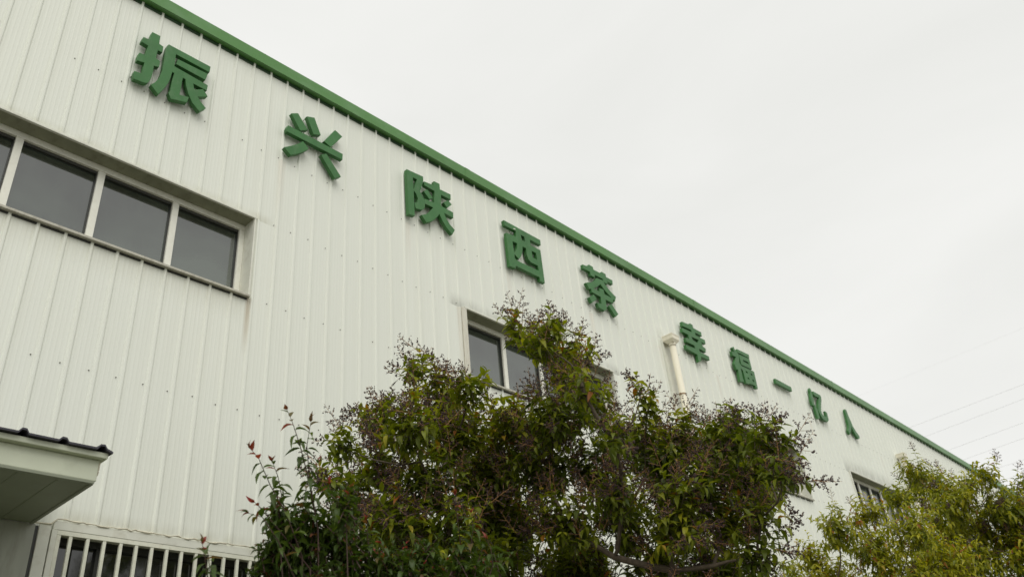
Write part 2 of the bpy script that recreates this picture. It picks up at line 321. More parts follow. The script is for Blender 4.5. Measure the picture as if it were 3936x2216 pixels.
GLYPH={'zhen':[[[[2.2053,8.7227],[2.291,8.7267],[2.2947,8.6137],[2.3412,8.605],[2.3412,8.5173],[2.2934,8.5128],[2.2888,8.3968],[2.336,8.3885],[2.3333,8.2984],[2.2835,8.2838],[2.2858,8.2103],[2.281,8.1253],[2.274,8.0801],[2.258,8.0291],[2.2345,8.0088],[2.1975,8.0007],[2.1184,7.9895],[2.1055,8.0496],[2.1103,8.0949],[2.1837,8.1081],[2.1874,8.151],[2.1862,8.2045],[2.188,8.2604],[2.1147,8.2404],[2.1132,8.3078],[2.1221,8.3602],[2.1838,8.3679],[2.1875,8.4356],[2.1909,8.5057],[2.1197,8.5123],[2.122,8.5517],[2.1307,8.5934],[2.1931,8.6002],[2.1969,8.6701]]],[[[2.5085,8.5425],[2.8449,8.5573],[2.8274,8.453],[2.4998,8.4602]]],[[[2.3916,8.6758],[2.864,8.6796],[2.8602,8.5891],[2.4808,8.5915],[2.4832,8.4788],[2.4837,8.4206],[2.8623,8.4003],[2.8588,8.3176],[2.7066,8.3174],[2.7263,8.2485],[2.8186,8.3144],[2.8776,8.2483],[2.8646,8.2324],[2.7742,8.1735],[2.8224,8.12],[2.8765,8.0793],[2.8122,7.9887],[2.7253,8.0577],[2.6714,8.1504],[2.6335,8.2451],[2.6181,8.3231],[2.5897,8.3224],[2.5889,8.2152],[2.5845,8.0825],[2.6831,8.1124],[2.6705,8.0243],[2.5034,7.9704],[2.4675,8.0346],[2.483,8.0628],[2.4856,8.2009],[2.4957,8.3278],[2.4728,8.326],[2.4675,8.2437],[2.4555,8.1668],[2.4246,8.0646],[2.3752,7.9454],[2.2855,8.0227],[2.3239,8.0825],[2.3561,8.1676],[2.3727,8.2705],[2.3724,8.4003],[2.37,8.5211],[2.3717,8.613],[2.3785,8.6517]]]],'xing':[[[[3.8818,8.6363],[3.9721,8.6945],[4.1157,8.5152],[4.0123,8.4483]]],[[[4.0889,8.7179],[4.1963,8.763],[4.295,8.5438],[4.195,8.4947]]],[[[4.4938,8.7462],[4.6005,8.7029],[4.5185,8.5646],[4.438,8.4403],[4.3394,8.4772],[4.4158,8.6068]]],[[[3.8521,8.435],[4.6145,8.4346],[4.6103,8.3382],[3.8391,8.3324],[3.8315,8.3751]]],[[[4.0593,8.314],[4.1429,8.2481],[4.1017,8.1921],[4.0126,8.1014],[3.9074,8.0184],[3.8193,8.0867],[3.9165,8.1648],[3.9979,8.2417]]],[[[4.3046,8.2516],[4.3834,8.3083],[4.5969,8.0754],[4.5068,8.005]]]],'shan':[[[[5.6155,8.7439],[5.9014,8.7687],[5.901,8.6938],[5.8667,8.5802],[5.8364,8.4915],[5.8659,8.451],[5.9039,8.402],[5.9142,8.3307],[5.9063,8.2511],[5.8599,8.1967],[5.7543,8.1727],[5.7338,8.2582],[5.7844,8.285],[5.7964,8.3481],[5.7672,8.4137],[5.7291,8.4511],[5.7324,8.0429],[5.6293,8.022]],[[5.7211,8.6616],[5.7894,8.6612],[5.7252,8.4661]]],[[[6.0907,8.7961],[6.1937,8.8029],[6.196,8.7108],[6.3896,8.7208],[6.3862,8.6259],[6.2115,8.6217],[6.2007,8.4335],[6.4178,8.4311],[6.412,8.3332],[6.2486,8.3366],[6.2918,8.2548],[6.344,8.1986],[6.4292,8.1466],[6.3757,8.0473],[6.2828,8.1112],[6.214,8.1884],[6.1599,8.2811],[6.1245,8.2176],[6.0663,8.1422],[5.996,8.0774],[5.9234,8.035],[5.8435,8.1166],[5.9248,8.1664],[5.9902,8.2347],[6.0535,8.3331],[5.9159,8.3273],[5.907,8.412],[6.081,8.4287],[6.0967,8.6246],[5.9201,8.6322],[5.912,8.6979],[6.0887,8.7216]]],[[[5.8958,8.5262],[5.9662,8.59],[6.0588,8.4924],[5.9972,8.4401]]],[[[6.2474,8.5173],[6.337,8.5995],[6.4004,8.5536],[6.3089,8.452]]]],'xi':[[[[7.4262,8.7823],[8.2156,8.7821],[8.2116,8.6851],[7.9702,8.6797],[7.9747,8.5827],[8.1883,8.586],[8.1966,8.0118],[8.0919,8.0108],[8.0884,8.0722],[7.5903,8.0612],[7.5821,8.014],[7.4611,8.0077],[7.4531,8.5728],[7.6648,8.5945],[7.673,8.6982],[7.4362,8.6915]],[[7.777,8.6774],[7.8526,8.6792],[7.8568,8.5932],[7.7797,8.5945]],[[7.9789,8.4845],[8.078,8.489],[8.0855,8.3722],[7.9878,8.3749]],[[7.5729,8.4757],[7.6711,8.4815],[7.6617,8.4099],[7.6256,8.3332],[7.585,8.2768]],[[7.5893,8.2614],[7.6717,8.2079],[7.7356,8.2938],[7.7717,8.3877],[7.7873,8.4781],[7.8622,8.4781],[7.8624,8.3654],[7.8847,8.2962],[7.9337,8.2645],[8.0858,8.2667],[8.0915,8.1834],[7.6458,8.1695],[7.5875,8.1834]]]],'cha':[[[[9.2125,8.7645],[9.3328,8.7754],[9.3826,8.8313],[9.4797,8.8263],[9.4879,8.7787],[9.6463,8.7808],[9.7071,8.8271],[9.809,8.8203],[9.8113,8.7672],[9.9769,8.7693],[9.9665,8.6797],[9.8256,8.6845],[9.8208,8.6308],[9.7147,8.6276],[9.7078,8.6846],[9.4991,8.6802],[9.4961,8.627],[9.3852,8.6262],[9.3811,8.6877],[9.2146,8.6868]]],[[[9.543,8.6409],[9.6965,8.6596],[9.7431,8.5963],[9.839,8.5276],[9.9975,8.4578],[9.9455,8.3533],[9.9017,8.3772],[9.8874,8.2955],[9.6848,8.2904],[9.6862,8.2211],[9.6806,8.1324],[9.6662,8.1036],[9.6121,8.0591],[9.4629,8.067],[9.4344,8.1452],[9.5576,8.1657],[9.5654,8.2947],[9.3456,8.2996],[9.338,8.3582],[9.2878,8.3372],[9.2222,8.4276],[9.363,8.4888],[9.458,8.5528]],[[9.4011,8.3921],[9.5146,8.4649],[9.6124,8.5491],[9.7129,8.4669],[9.8586,8.3941],[9.6828,8.395],[9.6758,8.4744],[9.5632,8.463],[9.5621,8.3953]]],[[[9.2482,8.1766],[9.386,8.2741],[9.4528,8.213],[9.3035,8.0912]]],[[[9.7477,8.1924],[9.8334,8.2716],[9.9778,8.1292],[9.891,8.0509]]]],'xin':[[[[11.9832,8.6968],[12.1917,8.7131],[12.268,8.7621],[12.3422,8.751],[12.3472,8.6904],[12.6051,8.6893],[12.6013,8.6028],[12.3756,8.6049],[12.3748,8.5506],[12.6816,8.5516],[12.6748,8.4648],[12.527,8.4658],[12.5389,8.3769],[12.6352,8.3611],[12.6101,8.2746],[12.3851,8.2813],[12.3854,8.2162],[12.6887,8.2183],[12.6861,8.1382],[12.3929,8.123],[12.3661,8.028],[12.2668,7.9775],[12.2723,8.1262],[11.9362,8.1333],[11.9361,8.2187],[12.2469,8.2372],[12.2397,8.293],[11.9807,8.2908],[11.9836,8.3701],[12.1106,8.3915],[12.0991,8.4669],[11.9233,8.4663],[11.9344,8.5548],[12.2552,8.5714],[12.2511,8.6155],[11.9691,8.5993]],[[12.2083,8.4652],[12.4428,8.4732],[12.3817,8.3927],[12.2309,8.4056]]]],'fu':[[[[13.7075,8.7305],[13.785,8.7702],[13.8051,8.7174],[13.8636,8.7064],[13.8677,8.6781],[13.9164,8.6527],[13.9007,8.5595],[13.8619,8.4489],[13.919,8.4007],[14.3279,8.4201],[14.3986,8.4136],[14.372,8.0415],[14.2845,8.0331],[14.286,8.0802],[14.0743,8.0746],[14.0501,8.0499],[13.9319,8.0415],[13.9277,8.2982],[13.8619,8.335],[13.8429,8.1513],[13.8533,8.0349],[13.7062,8.0129],[13.727,8.2711],[13.6726,8.2407],[13.6308,8.3499],[13.6344,8.3725],[13.7045,8.4481],[13.7721,8.5402],[13.6563,8.5385],[13.65,8.6314],[13.7597,8.6477]],[[14.032,8.3232],[14.0951,8.3295],[14.1149,8.2967],[14.0447,8.2892]],[[14.2219,8.3324],[14.2796,8.3361],[14.2945,8.2981],[14.2312,8.2965]],[[14.0444,8.1988],[14.1003,8.2005],[14.1118,8.1642],[14.05,8.1609]],[[14.2318,8.2058],[14.2896,8.2042],[14.3003,8.1659],[14.2384,8.1642]]],[[[13.9263,8.6521],[14.338,8.6743],[14.3357,8.4423],[13.9292,8.4234]],[[14.0435,8.5703],[14.2463,8.5746],[14.2609,8.5353],[14.0522,8.5325]]],[[[13.9072,8.7595],[14.3624,8.7789],[14.3488,8.6919],[13.8858,8.6815]]]],'yi':[[[[15.2986,8.5308],[15.9819,8.5276],[15.9777,8.4284],[15.2917,8.4247]]]],'yi2':[[[[16.9709,8.7841],[17.0041,8.7489],[17.0253,8.6933],[16.9918,8.5756],[16.9873,8.4934],[16.9556,8.4179],[17.0456,8.2875],[17.0356,8.083],[16.9304,8.0538],[16.9153,8.3506],[16.8511,8.3439],[16.8439,8.4554],[16.8767,8.5447],[16.924,8.6588],[16.914,8.7104]]],[[[17.1016,8.7415],[17.4328,8.7422],[17.4641,8.7023],[17.4384,8.6265],[17.3133,8.4572],[17.2245,8.3131],[17.2308,8.2343],[17.2989,8.2113],[17.4322,8.221],[17.4435,8.2877],[17.4459,8.3626],[17.5318,8.3437],[17.5057,8.1654],[17.4277,8.1082],[17.3242,8.0976],[17.2078,8.1089],[17.1322,8.1631],[17.1017,8.2352],[17.1017,8.3019],[17.1583,8.417],[17.2416,8.5471],[17.3317,8.6496],[17.1463,8.634],[17.0886,8.6628]]]],'ren':[[[[18.6908,8.7279],[18.759,8.7203],[18.764,8.6591],[18.7874,8.5467],[18.8296,8.4333],[18.8433,8.3564],[18.9227,8.2586],[19.0734,8.1465],[19.0233,8.0801],[18.9329,8.0596],[18.8405,8.1417],[18.7725,8.2355],[18.7689,8.3263],[18.6641,8.2039],[18.5374,8.0777],[18.5037,8.0669],[18.4582,8.1434],[18.5515,8.2319],[18.6113,8.3191],[18.6182,8.4064],[18.6409,8.566],[18.6522,8.6807]]]]}
BLOBS={'main':[[4.227,-3.123,4.432,0.196],[4.705,-3.003,4.559,0.161],[4.586,-3.183,4.379,0.083],[4.465,-2.702,4.752,0.125],[4.416,-2.674,4.855,0.069],[4.297,-3.348,4.009,0.124],[4.454,-3.448,3.634,0.136],[5.497,-2.903,4.036,0.198],[4.824,-3.151,3.388,0.202],[5.009,-3.488,3.352,0.172],[5.213,-2.498,4.646,0.154],[3.829,-2.165,4.467,0.106],[4.312,-1.858,4.588,0.165],[4.175,-2.378,4.316,0.168],[3.876,-1.702,4.238,0.19],[3.614,-2.329,3.894,0.239],[4.344,-2.048,4.097,0.3],[4.852,-2.143,4.285,0.266],[4.728,-2.75,4.108,0.277],[5.133,-2.802,4.258,0.178],[5.313,-3.191,4.146,0.127],[4.542,-3.65,3.93,0.055],[5.622,-3.29,3.951,0.211],[5.579,-3.677,3.827,0.235],[5.348,-4.056,3.573,0.19],[5.081,-4.242,3.238,0.137],[6.075,-3.532,3.591,0.266],[5.415,-3.519,3.474,0.259],[5.483,-3.082,3.808,0.273],[5.403,-2.559,3.889,0.266],[4.959,-2.379,3.825,0.305],[4.882,-1.841,3.906,0.353],[4.051,-2.072,3.652,0.284],[4.126,-1.439,3.984,0.229],[3.543,-1.69,3.942,0.115],[4.101,-1.114,3.911,0.169],[4.038,-1.096,3.71,0.167],[3.269,-1.99,3.533,0.139],[3.67,-2.118,3.265,0.266],[4.021,-2.246,3.228,0.301],[5.086,-1.783,3.524,0.356],[4.808,-2.637,3.325,0.287],[5.285,-2.792,3.355,0.284],[5.122,-3.366,3.152,0.248],[5.552,-3.502,3.208,0.261],[5.514,-3.823,3.174,0.164],[5.475,-3.729,2.919,0.177],[4.267,-1.669,3.143,0.312],[4.678,-2.044,3.075,0.312],[5.44,-2.188,3.123,0.335],[5.542,-2.862,2.985,0.287],[6.093,-3.046,3.002,0.269],[5.206,-1.93,2.825,0.331],[5.757,-2.282,2.798,0.341],[4.586,-1.692,2.826,0.318],[5.019,-3.36,2.543,0.254],[6.651,-3.251,3.78,0.291],[6.246,-2.606,4.116,0.312],[5.301,-1.442,4.104,0.383],[4.649,-0.949,3.709,0.338],[5.389,-1.501,3.639,0.377],[6.051,-2.798,3.434,0.293],[4.957,-0.888,3.392,0.363],[5.775,-1.923,3.216,0.355],[6.288,-2.936,3.047,0.278],[4.913,-1.349,2.913,0.341],[5.168,-2.361,4.996,0.193],[5.417,-2.385,4.749,0.177],[4.507,-1.755,4.444,0.235],[5.259,-1.987,4.253,0.28],[6.087,-3.275,3.905,0.24]],'ra':[[10.51,-2.359,4.153,0.319],[10.765,-2.674,4.357,0.249],[11.091,-1.714,4.034,0.287],[11.485,-2.363,4.031,0.449],[10.685,-3.133,3.98,0.34],[11.02,-1.882,3.736,0.36],[10.222,-1.788,3.722,0.194],[11.483,-2.694,3.606,0.468],[10.882,-2.313,3.392,0.4],[11.243,-1.463,3.446,0.37],[11.895,-3.067,3.813,0.427]],'rb':[[13.908,-2.469,5.548,0.286],[14.761,-2.357,5.409,0.469],[13.601,-2.195,5.125,0.28],[13.501,-2.973,4.829,0.456],[14.302,-3.022,5.23,0.257],[13.506,-3.569,5.072,0.211],[13.872,-3.531,4.676,0.431],[14.173,-3.159,4.527,0.504],[14.319,-2.506,4.656,0.515],[13.916,-3.415,3.972,0.49],[13.592,-2.854,3.953,0.544],[14.926,-3.583,5.021,0.297],[14.172,-3.695,4.33,0.499],[14.853,-1.898,4.002,0.534],[15.05,-2.797,3.654,0.597],[14.378,-3.658,3.692,0.565],[14.464,-4.091,4.443,0.507],[14.11,-2.11,4.36,0.382]],'shoot':[[[2.621,-2.715,2.959],[2.523,-2.75,3.216],[2.448,-2.772,3.374],[2.382,-2.786,3.492],[2.342,-2.792,3.55]],[[2.648,-2.676,2.973],[2.554,-2.714,3.233],[2.504,-2.753,3.392],[2.49,-2.803,3.512]],[[2.525,-2.722,2.799],[2.416,-2.723,3.01],[2.317,-2.714,3.144],[2.232,-2.719,3.278],[2.187,-2.711,3.319]],[[2.632,-2.561,2.85],[2.505,-2.561,3.09],[2.442,-2.585,3.25],[2.395,-2.591,3.33]],[[2.739,-2.516,2.874],[2.642,-2.528,3.099],[2.628,-2.593,3.283],[2.653,-2.647,3.365]],[[2.455,-2.764,2.683],[2.359,-2.754,2.85],[2.269,-2.738,2.963],[2.207,-2.708,2.981]],[[2.568,-2.733,2.741],[2.398,-2.685,2.935],[2.288,-2.659,3.049],[2.268,-2.653,3.064]],[[2.743,-2.623,2.806],[2.75,-2.696,3.004],[2.699,-2.723,3.167],[2.676,-2.727,3.218]],[[2.806,-2.537,2.791],[2.836,-2.617,2.971],[2.83,-2.674,3.135],[2.831,-2.709,3.217]],[[3.22,-3.226,2.6],[3.166,-3.239,2.796],[3.126,-3.262,2.955],[3.099,-3.284,3.064]],[[2.831,-2.788,2.717],[2.866,-2.845,2.811],[2.841,-2.859,2.91],[2.818,-2.871,2.99]],[[3.21,-3.352,2.572],[3.226,-3.405,2.682],[3.21,-3.415,2.759],[3.188,-3.412,2.808]],[[3.16,-3.169,2.606],[3.202,-3.259,2.754],[3.197,-3.306,2.889],[3.177,-3.318,2.969]]],'phob':[[2.566,-2.502,2.941,0.14],[2.514,-2.477,2.856,0.116],[2.637,-2.62,2.964,0.138],[2.79,-2.663,2.91,0.162],[2.759,-2.377,2.843,0.169],[2.854,-2.757,2.788,0.16],[2.982,-2.9,2.728,0.159],[3.238,-2.902,2.777,0.141],[3.191,-3.232,2.677,0.133],[2.673,-2.731,2.613,0.178],[3.153,-2.587,2.663,0.194],[3.212,-2.985,2.588,0.183],[3.414,-3.189,2.689,0.103],[2.583,-3.009,2.98,0.075],[2.441,-2.613,3.002,0.079],[2.521,-2.447,2.698,0.115]],'sprig':[[[1.959,-2.891,2.482],[1.918,-2.899,2.596],[1.89,-2.908,2.678],[1.866,-2.914,2.741]],[[1.99,-2.852,2.493],[1.956,-2.859,2.592],[1.938,-2.868,2.658],[1.918,-2.875,2.716]]]}

# ------------------------------------------------------------------ setting: ground
g = MB(); g.poly([(-400, -400, 0), (600, -400, 0), (600, 500, 0), (-400, 500, 0)])
tag(g.build('ground', M['ground']), kind='structure')
g = MB(); g.poly([(-40, -30, 0.004), (60, -30, 0.004), (60, -5.2, 0.004), (-40, -5.2, 0.004)])
tag(g.build('pavement', M['paving']), kind='structure')

# ------------------------------------------------------------------ factory building
RIB0, RIBS = 2.085, 0.2212
X0, X1 = -4.0, 46.0
def roof_z(x):                  # underside of the green roof edge
    if x < 10: return 9.235 - 0.085 * ((x - 10) / 8.0) ** 2 if x > -2 else 9.044
    return 9.235 - 0.135 * ((x - 10) / 17.0) ** 2 if x < 27 else 9.10 - 0.0159 * (x - 27)
bld = empty('factory_building', (21, 10, 0), label='long white factory hall clad in ribbed sheet metal with a green roof edge', cat='building')

WINS = [  # x0, x1, z0, z1, mullion x list, glass
    (0.50, 3.580, 6.085, 7.025, [0.665, 1.381, 2.097, 2.825]),
    (6.615, 9.66, 6.09, 7.04, [7.463, 8.2, 8.94]),
    (12.62, 15.66, 6.10, 7.08, [13.38, 14.14, 14.9]),
    (18.03, 21.1, 6.15, 7.14, [18.78, 19.4, 19.99, 20.58]),
    (24.1, 27.1, 6.15, 7.10, [24.85, 25.6, 26.35]),
]
LOW = (2.262, 5.9, 2.05, 3.585)
openings = [(w[0], w[1], w[2], w[3]) for w in WINS] + [LOW]

def profile():
    xs = []
    n = math.floor((X0 - RIB0) / RIBS) + 1
    xs.append((X0, 0.0))
    while RIB0 + n * RIBS < X1 - 0.05:
        c = RIB0 + n * RIBS
        for dx, y in ((-0.021, 0.0), (-0.009, -0.016), (0.009, -0.016), (0.021, 0.0)):
            xs.append((c + dx, y))
        n += 1
    xs.append((X1, 0.0))
    return xs
prof = profile()
def prof_y(x):
    for (a, ya), (b_, yb) in zip(prof, prof[1:]):
        if a <= x <= b_: return ya + (yb - ya) * (x - a) / (b_ - a + 1e-9)
    return 0.0
xs = sorted(set([round(a, 5) for a, _ in prof] + [o[0] for o in openings] + [o[1] for o in openings]))
wb = MB()
ycache = {x: prof_y(x) for x in xs}
for a, b_ in zip(xs, xs[1:]):
    mid = (a + b_) / 2
    cuts = sorted([(o[2], o[3]) for o in openings if o[0] <= mid <= o[1]])
    lo = 0.0; spans = []
    for c0, c1 in cuts: spans.append((lo, c0)); lo = c1
    spans.append((lo, None))
    for s0, s1 in spans:
        za = s1 if s1 else roof_z(a) + 0.08; zb = s1 if s1 else roof_z(b_) + 0.08
        wb.poly([(a, ycache[a], s0), (b_, ycache[b_], s0), (b_, ycache[b_], zb), (a, ycache[a], za)])
# fixing screws along the sheeting rails: one per pan
for z, dz in ((7.965, 0.003), (7.03, 0.006), (6.06, 0.006), (4.88, 0.004)):
    n = 0
    for n in range(-12, 150):
        x = RIB0 + (n + 0.787) * RIBS + random.uniform(-.008, .008)
        zz = z + dz * x * 0.9 + random.uniform(-.012, .012)
        if any(o[0] - 0.05 < x < o[1] + 0.05 and o[2] - 0.02 < zz < o[3] + 0.05 for o in openings): continue
        if random.random() < 0.06: continue
        r = 0.0058
        wb.tube([(x, -0.001, zz), (x, -0.008, zz)], [r, r * 0.8], 6, 1)
wall = wb.build('wall', [M['wall'], M['screw']], bld)
# other three walls and roof, plain sheet
rw = MB(); rw.box(X1 - 0.06, X1, 0.03, 24, 0, 8.9); rw.box(X0, X0 + 0.06, 0.03, 24, 0, 8.9); rw.box(X0 + 0.06, X1 - 0.06, 23.94, 24, 0, 8.9)
rw.build('rear_wall', M['wall'], bld)
rf = MB()
rf.poly([(X0 - 0.1, 0.02, 9.06), (X1 + 0.1, 0.02, 8.84), (X1 + 0.1, 12, 9.9), (X0 - 0.1, 12, 9.9)])
rf.poly([(X0 - 0.1, 12, 9.9), (X1 + 0.1, 12, 9.9), (X1 + 0.1, 24.2, 8.95), (X0 - 0.1, 24.2, 8.95)])
rf.build('roof', M['canopy'], bld)

# green roof edge trim, folded sheet with lapped joints every 5.9 m
fb = MB()
N = 100
def fasc(xa, xb, yf, dz0, dz1, yb, m=0):
    za, zb = roof_z(xa), roof_z(xb)
    A = [(xa, yf, za + dz0), (xa, yf, za + dz1), (xa, yb, za + dz1 + 0.012), (xa, yb, za + dz0)]
    Bq = [(xb, yf, zb + dz0), (xb, yf, zb + dz1), (xb, yb, zb + dz1 + 0.012), (xb, yb, zb + dz0)]
    for i in range(4):
        j = (i + 1) % 4; fb.poly([A[i], Bq[i], Bq[j], A[j]], m)
    return A, Bq
step = (X1 + 0.1 - X0) / N
for i in range(N):
    fasc(X0 + i * step, X0 + (i + 1) * step, -0.078, 0.0, 0.158, 0.16)
    fasc(X0 + i * step, X0 + (i + 1) * step, -0.010, -0.042, -0.001, -0.004, 1)  # dark strip standing for the shadow between ribs below the trim
for xj in (0.9, 6.72, 12.6, 18.4, 24.3, 30.2, 36.0, 42):
    fasc(xj, xj + 0.09, -0.0805, -0.0025, 0.1605, 0.15)
for xe in (X0, X1 + 0.1):
    z = roof_z(xe); fb.poly([(xe, -0.078, z), (xe, -0.078, z + 0.158), (xe, 0.16, z + 0.17), (xe, 0.16, z)])
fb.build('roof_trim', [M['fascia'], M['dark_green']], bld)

def make_window(x0, x1, z0, z1, mull, depth=0.165, left_jamb=0.045):
    win = MB()
    # reveal lining: head, jambs
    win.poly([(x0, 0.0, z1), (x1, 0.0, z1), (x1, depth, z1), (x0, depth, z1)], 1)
    win.poly([(x0, 0.0, z0), (x0, 0.0, z1), (x0, depth, z1), (x0, depth, z0)])
    win.poly([(x1, 0.0, z0), (x1, depth, z0), (x1, depth, z1), (x1, 0.0, z1)])
    win.poly([(x0, 0.0, z0), (x0, depth, z0), (x1, depth, z0), (x1, 0.0, z0)])
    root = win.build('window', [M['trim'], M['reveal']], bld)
    t = MB()
    t.box(x0 - 0.03, x1 + 0.03, -0.026, 0.004, z1 + 0.0005, z1 + 0.026)
    t.build('head_flashing', M['trim'], root, bevel=0.003)
    t = MB(); t.box(x0 - left_jamb, x0 - 0.0005, -0.0245, 0.004, z0 - 0.01, z1)
    t.build('jamb_flashing', M['stained_trim'] if left_jamb > 0.05 else M['trim'], root, bevel=0.003)
    t = MB(); t.box(x1 + 0.0005, x1 + 0.022, -0.0245, 0.004, z0 - 0.01, z1)
    t.build('jamb_flashing', M['trim'], root, bevel=0.003)
    t = MB(); t.box(x0 - 0.035, x1 + 0.012, -0.05, depth - 0.012, z0 - 0.022, z0 + 0.001)
    t.box(x0 - 0.02, x1, -0.0105, -0.0005, z0 - 0.04, z0 - 0.0225, 1)  # dark strip painted in for the shaded gap under the sill
    t.build('sill', [M['sill'], M['sash_shade']], root, bevel=0.002)
    f = MB(); w = 0.058; yf, yb = depth - 0.01, depth + 0.05
    f.box(x0, x1, yf, yb, z1 - w * 1.1, z1 - 0.001); f.box(x0, x1, yf, yb, z0 + 0.002, z0 + w * 0.6)
    f.box(x0 + 0.001, x0 + w, yf + 0.002, yb, z0 + w * 0.6, z1 - w * 1.1); f.box(x1 - w, x1 - 0.001, yf + 0.002, yb, z0 + w * 0.6, z1 - w * 1.1)
    f.build('frame', M['pvc'], root, bevel=0.003)
    mx = [x0 + w] + [q for q in mull] + [x1 - w]
    for q in mull:
        mb = MB(); mb.box(q - 0.032, q + 0.032, yf + 0.003, yb, z0 + w * 0.6, z1 - w * 1.1)
        mb.build('mullion', M['pvc'], root, bevel=0.003)
    for a, b_ in zip(mx, mx[1:]):
        a2 = a + (0.032 if a in mull else 0); b2 = b_ - (0.032 if b_ in mull else 0)
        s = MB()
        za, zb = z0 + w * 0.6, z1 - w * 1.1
        s.box(a2, b2, yf + 0.03, yb - 0.001, zb - 0.03, zb - 0.0005)  # dark piece standing for the shadow gap under the frame
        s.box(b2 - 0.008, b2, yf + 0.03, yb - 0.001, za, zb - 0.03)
        s.build('sash_shade', M['sash_shade'], root)
        p = MB(); tl = random.uniform(-0.002, 0.002)
        p.poly([(a2, yb - 0.006 + tl, za), (b2, yb - 0.006, za), (b2, yb - 0.006, zb), (a2, yb - 0.006 - tl, zb)])
        p.build('pane', M['glass'], root)
    return root
for i, w in enumerate(WINS):
    make_window(*w, left_jamb=0.085 if i == 1 else 0.045)

# barred lower window: a framed opening, glass set back, square steel bars in front
x0, x1, z0, z1 = LOW
lw = MB()
lw.poly([(x0, 0, z1), (x1, 0, z1), (x1, 0.14, z1), (x0, 0.14, z1)]); lw.poly([(x0, 0, z0), (x0, 0, z1), (x0, 0.14, z1), (x0, 0.14, z0)])
lw.poly([(x1, 0, z0), (x1, 0.14, z0), (x1, 0.14, z1), (x1, 0, z1)]); lw.poly([(x0, 0, z0), (x0, 0.14, z0), (x1, 0.14, z0), (x1, 0, z0)])
lroot = lw.build('window', M['trim'], bld); lroot['label'] = 'low window behind cream steel bars'
f = MB(); f.box(x0 - 0.045, x1 + 0.045, -0.032, 0.004, z1 + 0.012, z1 + 0.075); f.build('head_flashing', M['trim'], lroot, bevel=0.003)
f = MB(); f.box(x0 - 0.05, x0 - 0.012, -0.034, 0.004, z0 - 0.05, z1 + 0.011); f.build('jamb_flashing', M['trim'], lroot, bevel=0.003)
f = MB(); f.box(x0 - 0.06, x1 + 0.06, -0.05, 0.12, z0 - 0.05, z0 - 0.002); f.build('sill', M['trim'], lroot, bevel=0.003)
f = MB()
f.box(x0 - 0.011, x1 + 0.01, -0.03, -0.002, z1 - 0.022, z1 + 0.011)
f.box(x0 - 0.011, x0 + 0.018, -0.03, -0.002, z0, z1 - 0.023)
f.box(x1 - 0.02, x1 + 0.01, -0.03, -0.002, z0, z1 - 0.023)
f.build('grille_frame', M['grille'], lroot, bevel=0.002)
k = 0
while 2.353 + k * 0.1225 < x1 - 0.05:
    cx = 2.353 + k * 0.1225 + random.uniform(-.002, .002)
    b = MB(); b.box(cx - 0.0125, cx + 0.0125, -0.028, -0.004, z0, z1 - 0.0225)
    b.build('bar', M['grille'], lroot, bevel=0.002); k += 1
f = MB()
f.box(x0 + 0.001, x1 - 0.001, 0.1, 0.15, z1 - 0.05, z1 - 0.001); f.box(x0 + 0.001, x0 + 0.04, 0.1, 0.15, z0, z1 - 0.051)
for q in (2.62, 3.55, 4.2, 4.9): f.box(q - 0.02, q + 0.02, 0.102, 0.15, z0, z1 - 0.051)
f.build('frame', M['sash_shade'], lroot)
p = MB(); p.poly([(x0 + 0.001, 0.135, z0), (x1 - 0.001, 0.135, z0), (x1 - 0.001, 0.135, z1), (x0 + 0.001, 0.135, z1)])
p.build('pane', M['dark_glass'], lroot)

# torn sealant along the head of the low window
sb = MB(); x = 1.95; pts = []
while x < 4.6:
    zc = z1 + 0.082 if x > 2.23 else 3.632
    pts.append((x, -0.034 if x > 2.2 else -0.03, zc + random.uniform(-.006, .009))); x += random.uniform(0.015, 0.06)
sb.tube(pts, [random.uniform(0.003, 0.009) for _ in pts], 5)
sb.build('sealant_bead', M['sealant'], bld)

# flat sheet beside the door under the canopy, with a folded edge strip
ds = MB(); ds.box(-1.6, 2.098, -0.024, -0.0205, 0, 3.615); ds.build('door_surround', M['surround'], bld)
ds = MB(); ds.box(2.122, 2.205, -0.03, -0.02, 0, 3.625); ds.build('corner_strip', M['trim'], bld, bevel=0.004)
ds = MB(); ds.box(2.099, 2.121, -0.0195, -0.006, 0, 3.61); ds.build('joint_groove', M['sash_shade'], bld)

# door canopy
cn = MB(); XL, XR, YF = -1.9, 2.082, -1.02
cn.box(XL, XR, YF, -0.031, 3.628, 3.77)
can = cn.build('canopy', M['canopy'], bld, bevel=0.006)
can['label'] = 'flat boxed canopy with a dark ribbed sheet on top'
c2 = MB(); c2.box(XL, XR + 0.03, YF - 0.05, -0.031, 3.7705, 3.809); c2.build('cornice', M['canopy'], can, bevel=0.005)
c3 = MB()
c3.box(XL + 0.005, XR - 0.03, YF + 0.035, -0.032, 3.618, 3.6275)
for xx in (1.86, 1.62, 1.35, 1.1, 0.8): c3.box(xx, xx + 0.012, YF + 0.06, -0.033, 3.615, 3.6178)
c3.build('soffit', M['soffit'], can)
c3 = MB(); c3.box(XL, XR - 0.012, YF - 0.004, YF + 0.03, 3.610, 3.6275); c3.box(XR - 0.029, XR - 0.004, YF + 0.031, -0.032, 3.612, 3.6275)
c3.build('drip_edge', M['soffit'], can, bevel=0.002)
rs = MB()
pr = [(XL, 0.0)]
xr = 2.054 - 0.2405 * 16
while xr < 2.1:
    pr += [(xr - 0.03, 0.0), (xr - 0.013, 0.024), (xr + 0.013, 0.024), (xr + 0.03, 0.0)]; xr += 0.2405
pr = [q for q in pr if XL <= q[0]] + [(2.125, -0.012)]
pr = sorted(pr)
